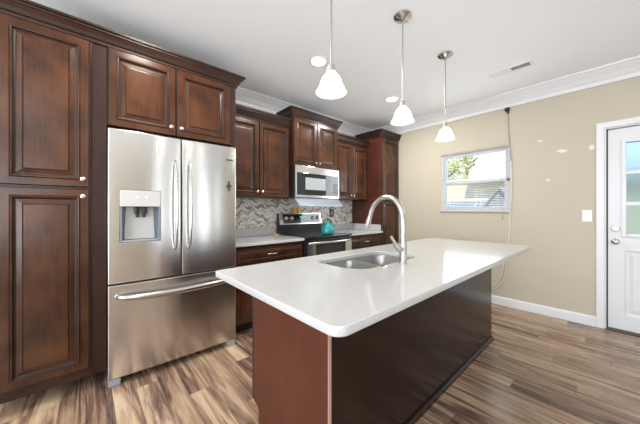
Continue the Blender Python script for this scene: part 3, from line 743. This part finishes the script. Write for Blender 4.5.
# faucet
fx_, fy_ = 1.447, .864
t = thing('faucet', 'tall brushed nickel pull-down gooseneck faucet on the island', 'faucet', (fx_, fy_, CT))
obj('base', lathe([(.027, .0005), (.027, .006), (.0225, .010), (.0220, .10), (.0215, .115), (.0195, .12)], fx_, fy_, CT, 28), M['nickel'], t, smooth=True)
H = .31
pts = [(fx_, fy_, CT + .12), (fx_, fy_, CT + .2)]
arc = bez([(fx_, fy_, CT + .2), (fx_, fy_, CT + .30), (fx_ + .0, fy_ + .0, CT + .435), (fx_ + .0, fy_ + .13, CT + .45), (fx_, fy_ + .215, CT + .41), (fx_, fy_ + .235, CT + .33), (fx_, fy_ + .25, CT + .285)], 30)
pts = [Vector(p) for p in pts] + arc[1:]
rs = [.0185] * 2 + [.0185 - .0035 * min(1, i / 14) for i in range(1, 31)]
obj('neck', tube(pts, rs, 18, up=(1, 0, 0)), M['nickel'], t, smooth=True)
a, b = Vector(arc[-1]), (Vector(arc[-1]) - Vector(arc[-2])).normalized()
pr = obj('spray_head', tube([a + b * .001, a + b * .02, a + b * .07, a + b * .085], [.0155, .017, .021, .020], 18, up=(1, 0, 0)), M['nickel'], t, smooth=True)
obj('spray_button', tube([a + b * .03 + Vector((0, .018, .006)), a + b * .06 + Vector((0, .021, .006))], .006, 8, up=(1, 0, 0)), M['black'], pr)
obj('handle', tube([(fx_ - .02, fy_, CT + .085), (fx_ - .045, fy_, CT + .088), (fx_ - .06, fy_ + .01, CT + .11), (fx_ - .085, fy_ + .03, CT + .165)], [.017, .016, .010, .008], 14), M['nickel'], t, smooth=True)
o = obj('air_switch', lathe([(.026, .0005), (.027, .004), (.022, .008), (.012, .009), (.011, .012), (.001, .0125)], 1.262, .862, CT, 24), M['chrome'], smooth=True, origin=(1.262, .862, CT))
tag(o, 'small round chrome button set in the countertop beside the faucet', 'switch')

# ================================================================== PENDANTS AND DOWNLIGHTS
def pendant(x, y, label):
    t = thing('pendant_light', label, 'pendant lamp', (x, y, ZC), 'pendant lights above the island')
    obj('canopy', lathe([(.064, -.0005), (.064, -.012), (.052, -.024), (.020, -.032), (.010, -.045), (.006, -.05)], x, y, ZC, 32), M['chrome'], t, smooth=True)
    obj('rod', tube([(x, y, ZC - .0505), (x, y, 1.999)], .0052, 10), M['nickel'], t, smooth=True)
    obj('socket_cup', lathe([(.006, 1.998), (.018, 1.992), (.020, 1.965), (.030, 1.958), (.030, 1.949), (.012, 1.945)], x, y, 0, 24), M['nickel'], t, smooth=True)
    pr = [(.016, 1.944), (.032, 1.939), (.046, 1.926), (.056, 1.906), (.062, 1.886), (.069, 1.868), (.079, 1.854), (.088, 1.843), (.0865, 1.840), (.077, 1.850), (.066, 1.865), (.059, 1.884), (.053, 1.904), (.043, 1.923), (.030, 1.935), (.014, 1.941)]
    bm = lathe(pr, x, y, 0, 40, cap=False)
    for f in bm.faces:
        if f.calc_center_median().z < 1.872: f.material_index = 1
    obj('lamp_shade', bm, [M['shade'], M['rimglass']], t, smooth=True)
    obj('bulb', lathe([(.010, 1.944), (.013, 1.93), (.024, 1.912), (.028, 1.896), (.022, 1.878), (.008, 1.870), (.001, 1.869)], x, y, 0, 20), M['bulb'], t, smooth=True)
for x, lab in ((1.002, 'nearest white glass pendant on a rod running out of the top of the frame'),
               (1.727, 'middle white glass pendant above the island, hung from a round nickel canopy'), (2.45, 'farthest white glass pendant above the island, nearest the window')):
    pendant(x, 1.035, lab)
def downlight(x, y, label):
    t = thing('recessed_light', label, 'ceiling light', (x, y, ZC), 'recessed downlights in the ceiling')
    obj('trim_ring', lathe([(.088, -.0005), (.086, -.006), (.070, -.008), (.066, -.0005)], x, y, ZC, 32, cap=False), M['white'], t, smooth=True)
    obj('lens', lathe([(.066, -.001), (.064, -.004), (.001, -.005)], x, y, ZC, 32), M['led'], t)
downlight(1.66, 1.89, 'recessed round ceiling light nearest the camera, above the cooking aisle')
downlight(2.93, 1.91, 'farther recessed round ceiling light, between two pendant shades')
for x, y in ((.35, 1.89), (-.95, 1.89)):  # added out of view to brighten the near aisle floor
    downlight(x, y, 'added unseen ceiling light above the aisle in front of the ' + ('refrigerator' if x > 0 else 'pantry, left of the refrigerator'))
    a_ = area('ceiling_area_light', (x, y, ZC - .02), (0, 0, 0), .13, .13, 10, (1, .95, .87)); a_.data.shape = 'DISK'
for x, y in ((-.6, -.3), (-.6, -1.6), (1.2, -1.2), (3.0, -1.2)):  # added lamps out of view, no fixtures built
    a_ = area('ceiling_area_light', (x, y, ZC - .02), (0, 0, 0), .14, .14, 3, (1, .96, .9)); a_.data.shape = 'DISK'
for x, y in ((1.66, 1.89), (2.93, 1.91)):
    a_ = area('ceiling_area_light', (x, y, ZC - .02), (0, 0, 0), .12, .12, 13, (1, .96, .9)); a_.data.shape = 'DISK'
# ceiling vent
t = thing('ceiling_vent', 'white rectangular air vent with slats in the ceiling', 'vent', (3.20, .705, ZC))
bm = bmesh.new()
for a in ((3.14, 3.265, .53, .55), (3.14, 3.265, .865, .885), (3.14, 3.158, .55, .865), (3.247, 3.265, .55, .865)): box(bm, a[0], a[1], a[2], a[3], ZC - .010, ZC - .0005)
obj('frame', bm, M['white'], t, bevel=.002)
obj('backing', bx(3.158, 3.247, .55, .865, ZC - .003, ZC - .0008), mat('vent_shadow_grey', (.05, .045, .04), .8), t)
bm = bmesh.new()
for k in range(5):
    x = 3.165 + k * .0175
    v = box(bm, x, x + .003, .55, .70, ZC - .006, ZC - .0045); v = box(bm, x, x + .012, .70, .865, ZC - .010, ZC - .0035)
obj('slats', bm, M['white'], t)

# ================================================================== THINGS ON THE RIGHT WALL
t = thing('light_switch', 'white toggle light switch plate beside the door', 'light switch', (XW - .003, .20, 1.135))
obj('plate', bx(XW - .007, XW - .0005, .163, .237, 1.075, 1.195), M['white'], t, bevel=.002)
obj('toggle', bx(XW - .018, XW - .0072, .195, .205, 1.122, 1.148), M['white'], t, bevel=.002)
# blind
t = thing('window_blind', 'white horizontal slat blind lowered and open in the window', 'blind', (XW + .0, 1.287, WZ0))
y0, y1 = WY0 + .006, WY1 - .006
obj('headrail', bx(XW - .012, XW + .012, y0, y1, WZ1 - .030, WZ1 - .003), mat('tan_headrail', (.42, .35, .30), .5), t, bevel=.002)
bm = bmesh.new(); z = WZ0 + .03
while z < WZ1 - .04:
    v = box(bm, XW - .010, XW + .012, y0 + .004, y1 - .004, z, z + .0012)
    for q in v:
        q.co.z += (q.co.x - XW) * .22
    z += .0225
obj('slats', bm, M['white'], t)
obj('bottom_rail', bx(XW - .010, XW + .012, y0 + .002, y1 - .002, WZ0 + .012, WZ0 + .024), M['white'], t, bevel=.002)
for y in (y0 + .12, y1 - .12): obj('ladder_cord', tube([(XW - .0125, y, WZ0 + .02), (XW - .0125, y, WZ1 - .03)], .0012, 6), M['white'], t)
obj('tilt_cord', tube([(XW - .016, y0 + .075, WZ1 - .03), (XW - .017, y0 + .077, 1.5), (XW - .016, y0 + .070, 1.13)], .0016, 6), mat('grey_cord', (.30, .30, .31), .6), t)
obj('tassel', lathe([(.002, 1.13), (.006, 1.115), (.007, 1.085), (.002, 1.08)], XW - .016, y0 + .07, 0, 12), mat('grey_tassel', (.30, .30, .31), .6), t)
obj('cord_clip', lathe([(.018, -.004), (.018, .014)], XW - .013, y0 + .006, 1.575, 14, 'X'), M['darksteel'], t)
# cable with black bracket
t = thing('wall_cable', 'beige cable running down the wall from a black clip, looping near the floor', 'cable', (XW - .01, .86, 1.2))
cl = bmesh.new(); box(cl, XW - .034, XW - .001, .868, .918, 2.42, 2.462); box(cl, XW - .026, XW - .001, .874, .898, 2.39, 2.4195)
obj('clip', cl, M['black'], t, bevel=.006)
cab = [(XW - .008, .886, 2.388), (XW - .008, .880, 2.2), (XW - .008, .872, 2.02), (XW - .014, .855, 1.8), (XW - .014, .853, 1.4), (XW - .008, .868, 1.1), (XW - .008, .87, .95), (XW - .008, .888, .75), (XW - .008, .905, .55)]
obj('cable', tube(cab[:4], .006, 8), M['cordgrey'], t, smooth=True); obj('cable', tube(cab[3:], .0075, 8), M['cord'], t, smooth=True)
lp = bez([(XW - .008, .905, .55), (XW - .008, .90, .30), (XW - .008, .98, .17), (XW - .008, 1.12, .16), (XW - .008, 1.12, .14)], 14)
obj('cable_loop', tube(lp, .005, 8), M['cord'], t, smooth=True)
lp = bez([(XW - .009, .905, .60), (XW - .02, .95, .55), (XW - .009, .93, .35), (XW - .009, .99, .25), (XW - .009, 1.07, .2)], 14)
obj('cable_loop', tube(lp, .005, 8), M['cord'], t, smooth=True)

# ================================================================== OUTDOORS
G = -.35
o = obj('lawn', bx(4.05, 40, -25, 30, G - .1, G), M['grass'], origin=(10, 0, G)); tag(o, 'mown green lawn outside the kitchen window', 'grass', kind='stuff')
t = thing('neighbour_house', 'cream-sided neighbouring house with a pale grey hip roof', 'house', (12.5, -1, G))
obj('wall', bx(9.3, 15, -6.0, 4.25, G, 2.14), M['siding'], t)
obj('flat_roof', bx(9.2, 15.1, 3.12, 4.3, 2.141, 2.20), M['white'], t)
bm = bmesh.new(); e0 = (8.95, -6.4); e1 = (15.4, 3.99); zr = 5.2
v = [bm.verts.new(p) for p in ((8.95, -6.4, 2.145), (15.4, -6.4, 2.145), (15.4, 3.1, 2.145), (8.95, 3.1, 2.145), (12.2, -6.4, 4.8), (12.2, 3.1, 4.8))]
for q in ((0, 1, 4), (1, 2, 5, 4), (2, 3, 5), (3, 0, 4, 5), (3, 2, 1, 0)): bm.faces.new([v[i] for i in q])
obj('roof', bm, M['shingle'], t)
obj('fascia', bx(8.93, 8.99, -6.4, 3.1, 2.03, 2.14), M['white'], t)
t = thing('garden_shed', 'grey gabled garden shed in front of the neighbouring house', 'shed', (7.9, 1.9, G))
def gable(x0, x1, y0, y1, z0, ze, zp):
    bm = bmesh.new(); P = [(y0, z0), (y1, z0), (y1, ze), ((y0 + y1) / 2, zp), (y0, ze)]
    A = [bm.verts.new((x0, y, z)) for y, z in P]; B = [bm.verts.new((x1, y, z)) for y, z in P]
    bm.faces.new(A); bm.faces.new(B)
    for k in range(5): bm.faces.new((A[k], A[(k + 1) % 5], B[(k + 1) % 5], B[k]))
    return bm
obj('wall', gable(7.4, 8.4, 1.54, 2.14, G, 1.30, 1.70), M['shedwall'], t)
bm = bmesh.new(); pk = 0
for s in (-1, 1):
    P = [(1.84, 1.705), (1.84 + s * .34, 1.25), (1.84 + s * .34, 1.30), (1.84, 1.755)]
    A = [bm.verts.new((7.32, y, z)) for y, z in P]; B = [bm.verts.new((8.68, y, z)) for y, z in P]
    bm.faces.new(A); bm.faces.new(B)
    for k in range(4): bm.faces.new((A[k], A[(k + 1) % 4], B[(k + 1) % 4], B[k]))
obj('roof', bm, M['shedroof'], t)
t = thing('lean_to', 'low grey-roofed lean-to against the neighbouring house', 'shed', (8.6, 3.2, G))
obj('wall', bx(8.1, 9.25, 2.62, 3.75, G, 1.12), M['shedwall'], t)
bm = bmesh.new(); v = [bm.verts.new(p) for p in ((7.95, 2.5, 1.13), (7.95, 3.85, 1.13), (9.28, 3.85, 1.42), (9.28, 2.5, 1.42), (7.95, 2.5, 1.19), (7.95, 3.85, 1.19), (9.28, 3.85, 1.48), (9.28, 2.5, 1.48))]
for q in ((0, 1, 2, 3), (4, 5, 6, 7), (0, 1, 5, 4), (1, 2, 6, 5), (2, 3, 7, 6), (3, 0, 4, 7)): bm.faces.new([v[i] for i in q])
obj('roof', bm, M['shedroof'], t)
def tree(x, y, r, h, label, n):
    t = thing('tree', label, 'tree', (x, y, G), 'trees beyond the neighbouring house')
    bm = tube([(x, y, G + .08), (x + .1, y, h * .4), (x, y + .1, h * .8)], [.18, .12, .05], 8)
    for k in range(9):
        a = random.uniform(0, 2 * PI); z = h * random.uniform(.35, .7)
        tube([(x, y, z), (x + math.cos(a) * r * .5, y + math.sin(a) * r * .5, z + .7), (x + math.cos(a) * r * .85, y + math.sin(a) * r * .85, z + 1.2)], [.06, .035, .012], 6, bm)
    obj('trunk', bm, M['bark'], t)
    bm = bmesh.new()
    for k in range(n):
        d = Vector((random.gauss(0, 1), random.gauss(0, 1), random.gauss(0, 1))).normalized() * (random.random() ** .45)
        c = Vector((x + d.x * r, y + d.y * r, h * .68 + d.z * h * .42)); s = random.uniform(.06, .13)
        u = Vector((random.gauss(0, 1), random.gauss(0, 1), random.gauss(0, 1))).normalized(); w_ = u.orthogonal().normalized()
        p = u.cross(w_)
        vs = [bm.verts.new(c + q) for q in (u * s, w_ * s * .5, -u * s, -w_ * s * .5)]
        bm.faces.new(vs)
    obj('foliage', bm, M['leaf'], t)
tree(13.5, 6.3, 1.7, 5.2, 'loose yellow-green tree seen in the upper left of the kitchen window', 2600)
tree(19.0, 6.6, 2.2, 6.4, 'taller yellow-green tree standing behind the first one', 2200)
